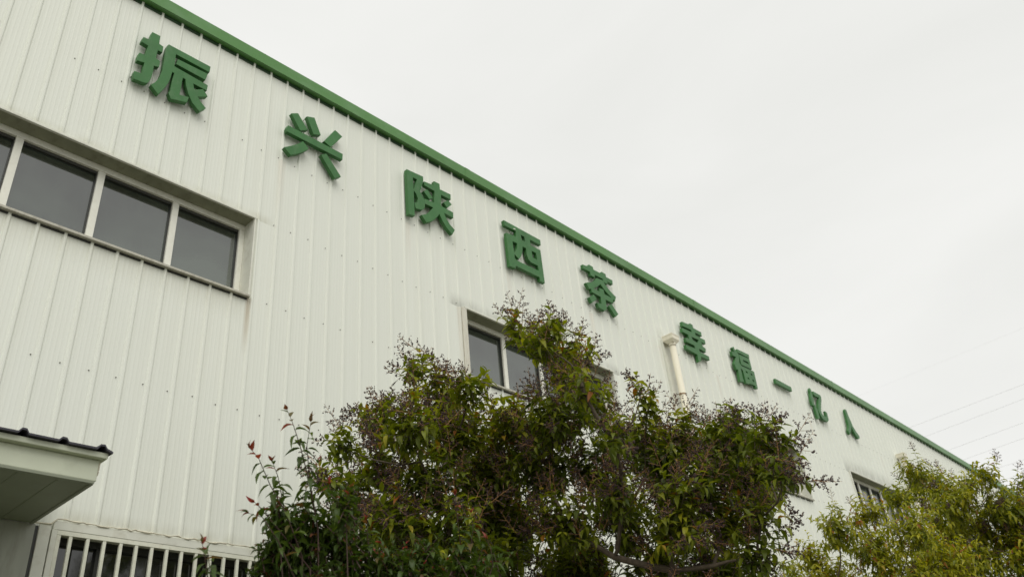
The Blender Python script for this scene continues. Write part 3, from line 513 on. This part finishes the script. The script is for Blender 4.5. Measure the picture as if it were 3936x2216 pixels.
for a, b_ in zip(pr, pr[1:]):
    jit = lambda v: 0.003 * math.sin(v * 37)
    Y0, Y1 = YF - 0.085, -0.03
    za, zb = 3.823 + a[1] + jit(a[0]), 3.823 + b_[1] + jit(b_[0])
    rs.poly([(a[0], Y0, za), (b_[0], Y0, zb), (b_[0], Y1, zb + 0.07), (a[0], Y1, za + 0.07)])
    rs.poly([(a[0], Y0, za - 0.013), (a[0], Y1, za + 0.057), (b_[0], Y1, zb + 0.057), (b_[0], Y0, zb - 0.013)])
    rs.poly([(a[0], Y0, za - 0.013), (b_[0], Y0, zb - 0.013), (b_[0], Y0, zb), (a[0], Y0, za)])
rs.poly([(2.125, YF - 0.085, 3.798), (2.125, -0.03, 3.868), (2.125, -0.03, 3.881), (2.125, YF - 0.085, 3.811)])
rs.build('roof_sheet', M['darkroof'], can)
ch = MB()   # chipped sealant at the canopy corner
for i in range(14):
    ch.tube([(2.083, YF + random.uniform(-.0, .02), 3.69 + random.uniform(-.02, .06)), (2.087, YF + random.uniform(0, .03), 3.69 + random.uniform(-.03, .07))], random.uniform(.003, .008), 5)
ch.build('sealant_patch', M['sealant'], can)

# rainwater pipes
def downpipe(x, zt, bottom=0.1):
    b = MB(); y = -0.145
    # tapered hopper head
    t, m_, l = zt, zt - 0.085, zt - 0.14
    def ring(hx, y0, y1, z): return [(x - hx, y0, z), (x + hx, y0, z), (x + hx, y1, z), (x - hx, y1, z)]
    R_ = [ring(0.105, -0.235, -0.035, t), ring(0.105, -0.235, -0.035, m_), ring(0.062, -0.205, -0.085, l)]
    for a, c in zip(R_, R_[1:]):
        for i in range(4):
            j = (i + 1) % 4; b.poly([a[i], a[j], c[j], c[i]])
    b.poly(R_[0]); b.poly(R_[2][::-1])
    root = b.build('rainwater_pipe', M['pipe'], bld)
    q = MB(); q.box(x - 0.11, x + 0.11, -0.24, -0.03, t - 0.016, t + 0.006); q.build('hopper_rim', M['pipe'], root, bevel=0.004)
    q = MB(); q.tube([(x, y, l + 0.004), (x + 0.01, y, bottom)], 0.055, 20); q.tube([(x, y, l + 0.01), (x, y, l - 0.05)], 0.061, 20)
    q.build('pipe', M['pipe'], root, smooth=True)
    for zc in (7.1, 5.3, 3.6):
        q = MB(); q.tube([(x, y, zc), (x, y, zc - 0.022)], 0.0585, 20); q.box(x - 0.075, x - 0.055, y - 0.01, y + 0.012, zc - 0.025, zc + 0.003)
        q.tube([(x - 0.065, y, zc - 0.01), (x - 0.13, -0.03, zc - 0.03)], 0.005, 5); q.build('clamp', M['clamp'], root)
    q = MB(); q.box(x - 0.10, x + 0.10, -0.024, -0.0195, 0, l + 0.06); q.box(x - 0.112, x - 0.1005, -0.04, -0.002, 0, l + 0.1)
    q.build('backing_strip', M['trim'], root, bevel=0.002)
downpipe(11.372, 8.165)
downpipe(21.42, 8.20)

# ------------------------------------------------------------------ raised characters
LBL = {
 'zhen': 'leftmost green raised Chinese character 振, largest in view, above the long window',
 'xing': 'green raised Chinese character 兴 made of six separate strokes around one long slanting bar',
 'shan': 'green raised Chinese character 陕 with a tall hooked stroke at its left side',
 'xi': 'green raised Chinese character 西, a closed box shape with a pale chip on its top bar',
 'cha': 'green raised Chinese character 茶 with a peaked roof stroke, just above the privet top',
 'xin': 'green raised Chinese character 幸 of stacked bars, right beside the cream pipe head',
 'fu': 'green raised Chinese character 福 with small square holes in its lower right',
 'yi': 'green raised Chinese character 一, one single short bar',
 'yi2': 'green raised Chinese character 亿 with a long stroke curling up at its foot',
 'ren': 'rightmost green raised Chinese character 人, two legs spreading from one stem'}
def character(key, shapes):
    bm = bmesh.new()
    for sh in shapes:
        outer, holes = sh[0], sh[1:]
        polys = [[Vector((p[0], p[1], 0)) for p in q] for q in sh]
        vf, vb = [], []
        for q in polys:
            vf.append([bm.verts.new((p.x, YFRONT, p.y)) for p in q]); vb.append([bm.verts.new((p.x, YBACK, p.y)) for p in q])
        ff = [v for q in vf for v in q]; bb = [v for q in vb for v in q]
        newf = []
        for t in tessellate_polygon(polys):
            try:
                newf.append(bm.faces.new([ff[i] for i in t])); bm.faces.new([bb[i] for i in t])
            except ValueError: pass
        for q, r in zip(vf, vb):
            for i in range(len(q)):
                j = (i + 1) % len(q)
                bm.faces.new((q[i], q[j], r[j], r[i]))
    bmesh.ops.recalc_face_normals(bm, faces=bm.faces)
    bmesh.ops.dissolve_limit(bm, angle_limit=0.01, verts=bm.verts, edges=bm.edges)
    # mounting studs to the wall
    allp = [p for sh in shapes for p in sh[0]]
    xs_ = [p[0] for p in allp]; zs_ = [p[1] for p in allp]
    me = bpy.data.meshes.new('wall_character'); bm.to_mesh(me); bm.free()
    cx, cz = (min(xs_) + max(xs_)) / 2, min(zs_)
    for v in me.vertices: v.co.x -= cx; v.co.y -= YFRONT; v.co.z -= cz
    o = link('wall_character', me, M['green']); o.location = (cx, YFRONT, cz)
    b = o.modifiers.new('bevel', 'BEVEL'); b.width = 0.003; b.segments = 1; b.limit_method = 'ANGLE'; b.angle_limit = math.radians(50)
    tag(o, LBL[key], 'sign character', 'green raised characters along the top of the wall')
    for sh in shapes:
        if sh[1:]: continue
        c = Vector((sum(q[0] for q in sh[0]) / len(sh[0]), sum(q[1] for q in sh[0]) / len(sh[0])))
        for p in random.sample(sh[0], 2 if len(shapes) > 2 else 3):
            q = Vector(p) * 0.92 + c * 0.08; pb = MB()
            pb.tube([(q.x - cx, YBACK + 0.004 - YFRONT, q.y - cz), (q.x - cx, 0.003 - YFRONT, q.y - cz)], 0.0045, 5)
            s = bpy.data.objects.new('mounting_stud', pb.mesh('mounting_stud')); s.data.materials.append(M['screw']); COL.objects.link(s); s.parent = o
    if key == 'xi':
        q = MB()
        q.poly([(7.61 - cx, -0.0045, 8.706 - cz), (7.655 - cx, -0.0045, 8.715 - cz), (7.67 - cx, -0.0045, 8.733 - cz), (7.63 - cx, -0.0045, 8.73 - cz)])
        s = bpy.data.objects.new('paint_chip', q.mesh('paint_chip')); s.data.materials.append(M['trim']); COL.objects.link(s); s.parent = o
YFRONT, YBACK = -0.09, -0.036
for key in GLYPH: character(key, GLYPH[key])

# ------------------------------------------------------------------ overhead cables far beyond the building
WIRES = [((18.87, 31.67), (8.66, 32.13)), ((17.54, 30.29), (7.58, 30.86)), ((15.96, 28.29), (8.4, 28.7)),
         ((14.9, 26.97), (8.94, 27.3)), ((11.22, 25.33), (9.68, 25.36)), ((11.34, 24.13), (10.12, 24.22)), ((22.5, 36.81), (12.69, 37.23))]
WL = ['highest visible thin overhead cable that meets the green roof edge furthest left', 'second overhead cable from the top at the right edge of the sky',
      'third overhead cable from the top at the right edge of the sky', 'fourth overhead cable from the top at the right edge of the sky',
      'fifth overhead cable from the top, just clear of the tree tops', 'lowest overhead cable, close above the rightmost tree', 'very faint upper cable fading out in the pale sky']
for (a, b_), lb in zip(WIRES, WL):
    (ya, za), (yb, zb) = a, b_
    pts = []
    for t in np.linspace(-6, 5, 24):
        y = ya + (yb - ya) * t * (10 / max(1, abs(yb - ya))) ; z = za + (zb - za) * t * (10 / max(1, abs(yb - ya)))
        pts.append((90.0, y, z))
    w = MB(); w.tube(pts, 0.009 if lb[0] != 'v' else 0.0035, 5)
    tag(w.build('overhead_cable', M['wire']), lb, 'cable', 'overhead cables crossing the sky')

# ------------------------------------------------------------------ foliage
def tri_mesh(name, co, tris, tint=None):
    me = bpy.data.meshes.new(name)
    me.vertices.add(len(co)); me.vertices.foreach_set('co', np.asarray(co, np.float32).ravel())
    nt = len(tris)
    me.loops.add(nt * 3); me.loops.foreach_set('vertex_index', np.asarray(tris, np.int32).ravel())
    me.polygons.add(nt); me.polygons.foreach_set('loop_start', np.arange(0, nt * 3, 3, dtype=np.int32))
    me.polygons.foreach_set('use_smooth', np.ones(nt, bool))
    if tint is not None:
        at = me.attributes.new('tint', 'FLOAT', 'POINT'); at.data.foreach_set('value', np.asarray(tint, np.float32))
    me.update(calc_edges=True); me.validate()
    return me

def leaf_template(width, droop, fold=0.25, stations=(0.0, 0.14, 0.36, 0.62, 0.84, 1.0), prof=(0.0, 0.62, 1.0, 0.82, 0.34, 0.0), curl=0.0):
    v, f = [], []
    for t, w in zip(stations, prof):
        z = -droop * t * t; y = t * (1 - 0.25 * droop * t)
        if w == 0: v.append((0, y, z)); continue
        h = w * width / 2
        v += [(-h, y, z + h * fold * 2), (0, y, z), (h, y, z + h * fold * 2 + curl * h)]
    n = len(stations) - 2
    f += [(0, 2, 1), (0, 3, 2)]
    for i in range(n - 1):
        a = 1 + 3 * i; b = a + 3
        f += [(a, a + 1, b + 1), (a, b + 1, b), (a + 1, a + 2, b + 2), (a + 1, b + 2, b + 1)]
    a = 1 + 3 * (n - 1); tip = a + 3
    f += [(a, a + 1, tip), (a + 1, a + 2, tip)]
    return np.array(v), np.array(f)
def leaf_small(width, droop):
    return leaf_template(width, droop, 0.3, (0.0, 0.35, 0.75, 1.0), (0.0, 1.0, 0.6, 0.0))

class Leaves:
    def __init__(s, temps): s.t = temps; s.rec = [[] for _ in temps]
    def add(s, p, d, n, size, tint):
        s.rec[random.randrange(len(s.t))].append((*p, *d, *n, size, tint))
    def build(s, name, mat, parent):
        CO, TR, TI = [], [], []; off = 0
        for (tv, tf), rec in zip(s.t, s.rec):
            if not rec: continue
            a = np.array(rec); P, Dv, Nv, S, T = a[:, :3], a[:, 3:6], a[:, 6:9], a[:, 9], a[:, 10]
            Dv /= np.linalg.norm(Dv, axis=1)[:, None] + 1e-9
            Xv = np.cross(Dv, Nv); Xv /= np.linalg.norm(Xv, axis=1)[:, None] + 1e-9
            Zv = np.cross(Xv, Dv)
            co = P[:, None] + S[:, None, None] * (tv[None, :, 0:1] * Xv[:, None] + tv[None, :, 1:2] * Dv[:, None] + tv[None, :, 2:3] * Zv[:, None])
            CO.append(co.reshape(-1, 3)); k = len(tv)
            TR.append((tf[None] + (np.arange(len(a)) * k)[:, None, None]).reshape(-1, 3) + off); off += len(a) * k
            TI.append(np.repeat(T, k))
        return link(name, tri_mesh(name, np.concatenate(CO), np.concatenate(TR), np.concatenate(TI)), mat, parent)

OCT_V = np.array([(1, 0, 0), (-1, 0, 0), (0, 1, 0), (0, -1, 0), (0, 0, 1), (0, 0, -1)], float)
OCT_F = np.array([(0, 2, 4), (2, 1, 4), (1, 3, 4), (3, 0, 4), (2, 0, 5), (1, 2, 5), (3, 1, 5), (0, 3, 5)])
def berries(name, pts, radii, mat, parent):
    P = np.array(pts); R_ = np.array(radii)
    co = P[:, None] + R_[:, None, None] * OCT_V[None]
    tr = (OCT_F[None] + (np.arange(len(P)) * 6)[:, None, None]).reshape(-1, 3)
    return link(name, tri_mesh(name, co.reshape(-1, 3), tr), mat, parent)

def rv():
    v = Vector((random.gauss(0, 1), random.gauss(0, 1), random.gauss(0, 1))); return v.normalized()

def skeleton(base, top, blobs, r_tip=0.006, bend=0.12):
    """trunk from base to top, then each blob centre joined to the nearest wood already grown"""
    nodes = [Vector(top)]; par = [-1]; curves = []
    order = sorted(range(len(blobs)), key=lambda i: (Vector(blobs[i][:3]) - nodes[0]).length)
    for i in order:
        c = Vector(blobs[i][:3])
        best = min(range(len(nodes)), key=lambda k: (nodes[k] - c).length + 0.35 * (nodes[k] - nodes[0]).length * 0.6 + (0.5 if nodes[k].z > c.z else 0))
        ctl = (nodes[best] + c) / 2 + rv() * bend * (nodes[best] - c).length + Vector((0, 0, -0.05))
        s0 = nodes[best]; curve = [s0 * (1 - u) ** 2 + ctl * (2 * u * (1 - u)) + c * u * u for u in (0, .17, .33, .5, .67, .83, 1)]
        curves.append((best, curve)); nodes.append(curve[3]); par.append(best); nodes.append(c); par.append(len(nodes) - 2)
    w = [1.0] * len(nodes)
    for k in range(len(nodes) - 1, 0, -1): w[par[k]] += w[k]
    rad = [r_tip * (x ** 0.45) for x in w]
    mb = MB()
    for q, (best, curve) in enumerate(curves):
        m_, e_ = 1 + 2 * q, 2 + 2 * q
        rs_ = [rad[m_] * 1.1, rad[m_] * 1.05, rad[m_], rad[m_] * .97, rad[e_], rad[e_], rad[e_] * .9]
        mb.tube([p + (rv() * 0.008 if 0 < i < 6 else Vector()) for i, p in enumerate(curve)], rs_, 6, cap=False)
    b = Vector(base); t = nodes[0]
    pts = [b, b.lerp(t, .33) + Vector((.03, .02, 0)), b.lerp(t, .66) - Vector((.02, .03, 0)), t]
    mb.tube(pts, [rad[0] * 1.6, rad[0] * 1.25, rad[0] * 1.1, rad[0]], 10)
    return mb, nodes

def tree(name, loc, label, cat, group, blobs, top, mat, size, dens, panic, temps, tint_fn, twig=(0.16, 0.30), hang=0.12, berry_r=0.0042, center=None, low=False, node_gap=0.04, bias=0.0):
    root = empty(name, loc, label=label, cat=cat, group=group)
    wood, nodes = skeleton(loc, top, blobs, 0.0042)
    leaves = Leaves(temps); bp, br = [], []; stalks = MB()
    cen = Vector(center)
    for bi, bl in enumerate(blobs):
        c = Vector(bl[:3]); r = bl[3]
        nt = max(3, int(dens * (r ** 2) * (1.6 if r < 0.12 else 1)))
        clump = random.gauss(0, 0.08)
        for _ in range(nt):
            p = c + rv() * (r * 0.70 * random.random() ** 0.45)
            out = (p - cen).normalized()
            d = (out * 0.5 + (p - c).normalized() * 0.6 + rv() * 0.5 + Vector((0, 0, 0.45))).normalized()
            L_ = random.uniform(*twig) * min(1.0, 0.55 + r * 1.4)
            steps = max(2, int(L_ / node_gap))
            q = p - d * (L_ * 0.45); pts = [q.copy()]
            side = d.orthogonal().normalized()
            tt = clump + random.gauss(0, 0.07)
            for s in range(steps):
                d = (d + Vector((0, 0, -0.05)) + rv() * 0.07).normalized()
                q = q + d * (L_ / steps); pts.append(q.copy())
                side = (Matrix.Rotation(math.pi / 2 + random.uniform(-.3, .3), 3, d) @ side); side = (side - d * side.dot(d)).normalized()
                tip = s / steps
                for sg in (1, -1):
                    if random.random() < 0.12: continue
                    ld = (d * (0.25 + 0.5 * tip) + side * sg * 0.85 + Vector((0, 0, 0.1 - hang * random.uniform(.3, 2.2))) + rv() * 0.3).normalized()
                    up = (Vector((0, 0, 1)) + d * 0.3 + rv() * 0.35).normalized()
                    sz = size * random.uniform(0.62, 1.12) * (0.8 + 0.35 * math.sin(math.pi * min(1, tip + 0.15)))
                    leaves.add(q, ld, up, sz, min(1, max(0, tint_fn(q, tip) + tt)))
            wood.tube(pts if len(pts) < 4 else [pts[0], pts[len(pts) // 2], pts[-1]], [0.0028, 0.002, 0.0012][:3] if len(pts) >= 3 else 0.002, 4, cap=False)
            if random.random() < panic:
                ax = (d * 0.7 + Vector((0, 0, random.uniform(-0.9, 0.6))) + out * 0.3 + rv() * 0.2).normalized()
                airy = ax.z > 0.5
                PL = random.uniform(0.10, 0.19) * min(1, size / 0.085) * (1.25 if airy else 1)
                nb = random.randint(7, 11); e = q + ax * PL
                stalks.tube([q, q + ax * PL * .5 + rv() * .006, e], [0.0024, 0.0018, 0.001], 3, cap=False)
                sd = ax.orthogonal().normalized()
                for k in range(nb):
                    t = 0.12 + 0.86 * k / nb
                    sd = Matrix.Rotation(2.4, 3, ax) @ sd
                    bd = (sd * 0.9 + ax * 0.55 + rv() * 0.2).normalized(); bl_ = PL * 0.45 * (1.05 - t)+0.012
                    s0 = q + ax * PL * t; s1 = s0 + bd * bl_
                    stalks.tube([s0, s1], [0.0017, 0.0009], 3, cap=False)
                    for j in range(max(3, int(bl_ / (0.0085 if airy else 0.0042)))):
                        u = random.uniform(0.25, 1.08)
                        bp.append(tuple(s0 + bd * bl_ * u + rv() * random.uniform(0.003, 0.011) + Vector((0, 0, -0.003)))); br.append(berry_r * random.uniform(0.65, 1.15))
    wood.build('trunk', M['bark'], root, smooth=True)
    lf = leaves.build('crown', mat, root)
    if bp:
        st = stalks.build('berry_stalks', M['stalk'], root); tag(st, kind='stuff')
        bo = berries('berries', bp, br, M['berry'], root); tag(bo, kind='stuff')
    return root

PRIV = [leaf_template(0.40, 0.2), leaf_template(0.44, 0.4, 0.22), leaf_template(0.38, 0.6, 0.2, curl=0.3), leaf_template(0.42, 0.75, 0.25, curl=-0.3)]
PRIV_S = [leaf_small(0.42, 0.3), leaf_small(0.46, 0.7), leaf_small(0.4, 1.0)]
PHOT = [leaf_template(0.38, 0.25), leaf_template(0.42, 0.5, 0.25), leaf_template(0.36, 0.8, 0.3, curl=0.2)]

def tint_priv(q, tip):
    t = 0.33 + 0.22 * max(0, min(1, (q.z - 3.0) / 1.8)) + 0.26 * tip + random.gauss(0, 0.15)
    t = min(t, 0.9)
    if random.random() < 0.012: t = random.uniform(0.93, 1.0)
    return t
def tint_pale(q, tip):
    t = 0.42 + 0.25 * tip + random.gauss(0, 0.18) - (0.2 if q.x > 13.6 and random.random() < .5 else 0)
    t = min(t, 0.9)
    if random.random() < 0.025: t = random.uniform(0.93, 1.0)
    return t

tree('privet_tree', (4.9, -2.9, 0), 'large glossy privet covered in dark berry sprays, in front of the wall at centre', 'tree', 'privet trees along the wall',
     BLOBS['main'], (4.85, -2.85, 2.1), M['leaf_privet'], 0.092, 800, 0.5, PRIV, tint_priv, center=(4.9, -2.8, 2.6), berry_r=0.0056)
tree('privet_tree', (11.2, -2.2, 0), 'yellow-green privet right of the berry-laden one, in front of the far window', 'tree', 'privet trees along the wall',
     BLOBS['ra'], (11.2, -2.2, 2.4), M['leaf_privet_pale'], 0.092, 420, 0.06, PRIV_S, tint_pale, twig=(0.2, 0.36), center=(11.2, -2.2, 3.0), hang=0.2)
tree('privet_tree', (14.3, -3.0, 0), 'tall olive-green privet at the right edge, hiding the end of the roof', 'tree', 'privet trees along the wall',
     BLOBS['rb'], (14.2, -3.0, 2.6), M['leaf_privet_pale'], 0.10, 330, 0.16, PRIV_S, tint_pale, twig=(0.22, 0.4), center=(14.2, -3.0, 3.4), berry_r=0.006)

# photinia: upright shoots with alternate leaves, red at the tips, over a dense lower mass
def photinia(name, loc, label, shoots, blobs, group=None):
    root = empty(name, loc, label=label, cat='shrub', group=group)
    stems = MB(); leaves = Leaves(PHOT)
    def shoot(pts, sz, red, gap=0.028):
        pts = [Vector(p) for p in pts]
        n = len(pts)
        stems.tube(pts, [0.0042 - 0.003 * i / (n - 1) for i in range(n)], 5, cap=False)
        seg = [(pts[i + 1] - pts[i]).length for i in range(n - 1)]; tot = sum(seg)
        s = 0.08 * tot; ang = random.uniform(0, 6)
        while s < tot:
            t = s / tot; u = s; i = 0
            while i < n - 2 and u > seg[i]: u -= seg[i]; i += 1
            p = pts[i].lerp(pts[i + 1], min(1, u / seg[i])); d = (pts[i + 1] - pts[i]).normalized()
            a = d.orthogonal().normalized(); ang += 2.4
            sd = Matrix.Rotation(ang, 3, d) @ a
            tip = max(0, (t - 0.8) / 0.2)
            ld = (sd * (0.95 - 0.45 * tip) + d * (0.25 + 0.55 * tip) + Vector((0, 0, -0.22 + 0.35 * tip))).normalized()
            tint = 0.4 + random.gauss(0, 0.14)
            if tip > 0.3 and random.random() < red: tint = random.uniform(0.84, 1.0)
            elif random.random() < 0.03: tint = random.uniform(0.83, 0.9)
            size = sz * (random.uniform(.7, 1.1)) * (1 - 0.35 * tip)
            leaves.add(p, ld, (Vector((0, 0, 1)) + d * .6 + rv() * .3).normalized(), size, min(1, max(0, tint)))
            s += gap * random.uniform(.7, 1.3)
        for _ in range(3 if red > 0 else 1):
            d = (pts[-1] - pts[-2]).normalized()
            leaves.add(pts[-1], (d + rv() * .5).normalized(), rv(), sz * random.uniform(.35, .6), random.uniform(.86, 1.0) if random.random() < red else .4)
    for pts in shoots: shoot(pts, 0.092, 0.75, 0.024)
    for bl in blobs:
        c = Vector(bl[:3]); r = bl[3]
        for _ in range(int(1350 * r * r) + 3):
            p = c + rv() * r * 0.8 * random.random() ** 0.5
            d = (Vector((0, 0, 0.8)) + rv() * 0.6).normalized(); L_ = random.uniform(.12, .22)
            shoot([p - d * L_ * .5, p + rv() * .01, p + d * L_ * .5], 0.074, 0.10, 0.018)
    if blobs:
        for bl in blobs:
            c = Vector(bl[:3]); b0 = Vector(loc) + rv() * 0.15; b0.z = 0
            stems.tube([b0, b0.lerp(c, .5) + rv() * .08, c], [0.009, 0.006, 0.003], 6, cap=False)
    for pts in shoots:
        b0 = Vector(loc); b0.z = 0
        stems.tube([b0, b0.lerp(Vector(pts[0]), .55) + rv() * .06, Vector(pts[0])], [0.009, 0.007, 0.0045], 6, cap=False)
    stems.build('stem', M['redstem'], root, smooth=True)
    leaves.build('foliage', M['leaf_photinia'], root)
photinia('photinia_shrub', (2.75, -2.8, 0), 'dark photinia shrub with red-tipped upright shoots left of the big privet', BLOBS['shoot'], BLOBS['phob'], 'photinia shrubs by the wall')
photinia('photinia_shrub', (1.75, -3.15, 0), 'small lone photinia sprig in front of the barred window', BLOBS['sprig'], [], 'photinia shrubs by the wall')
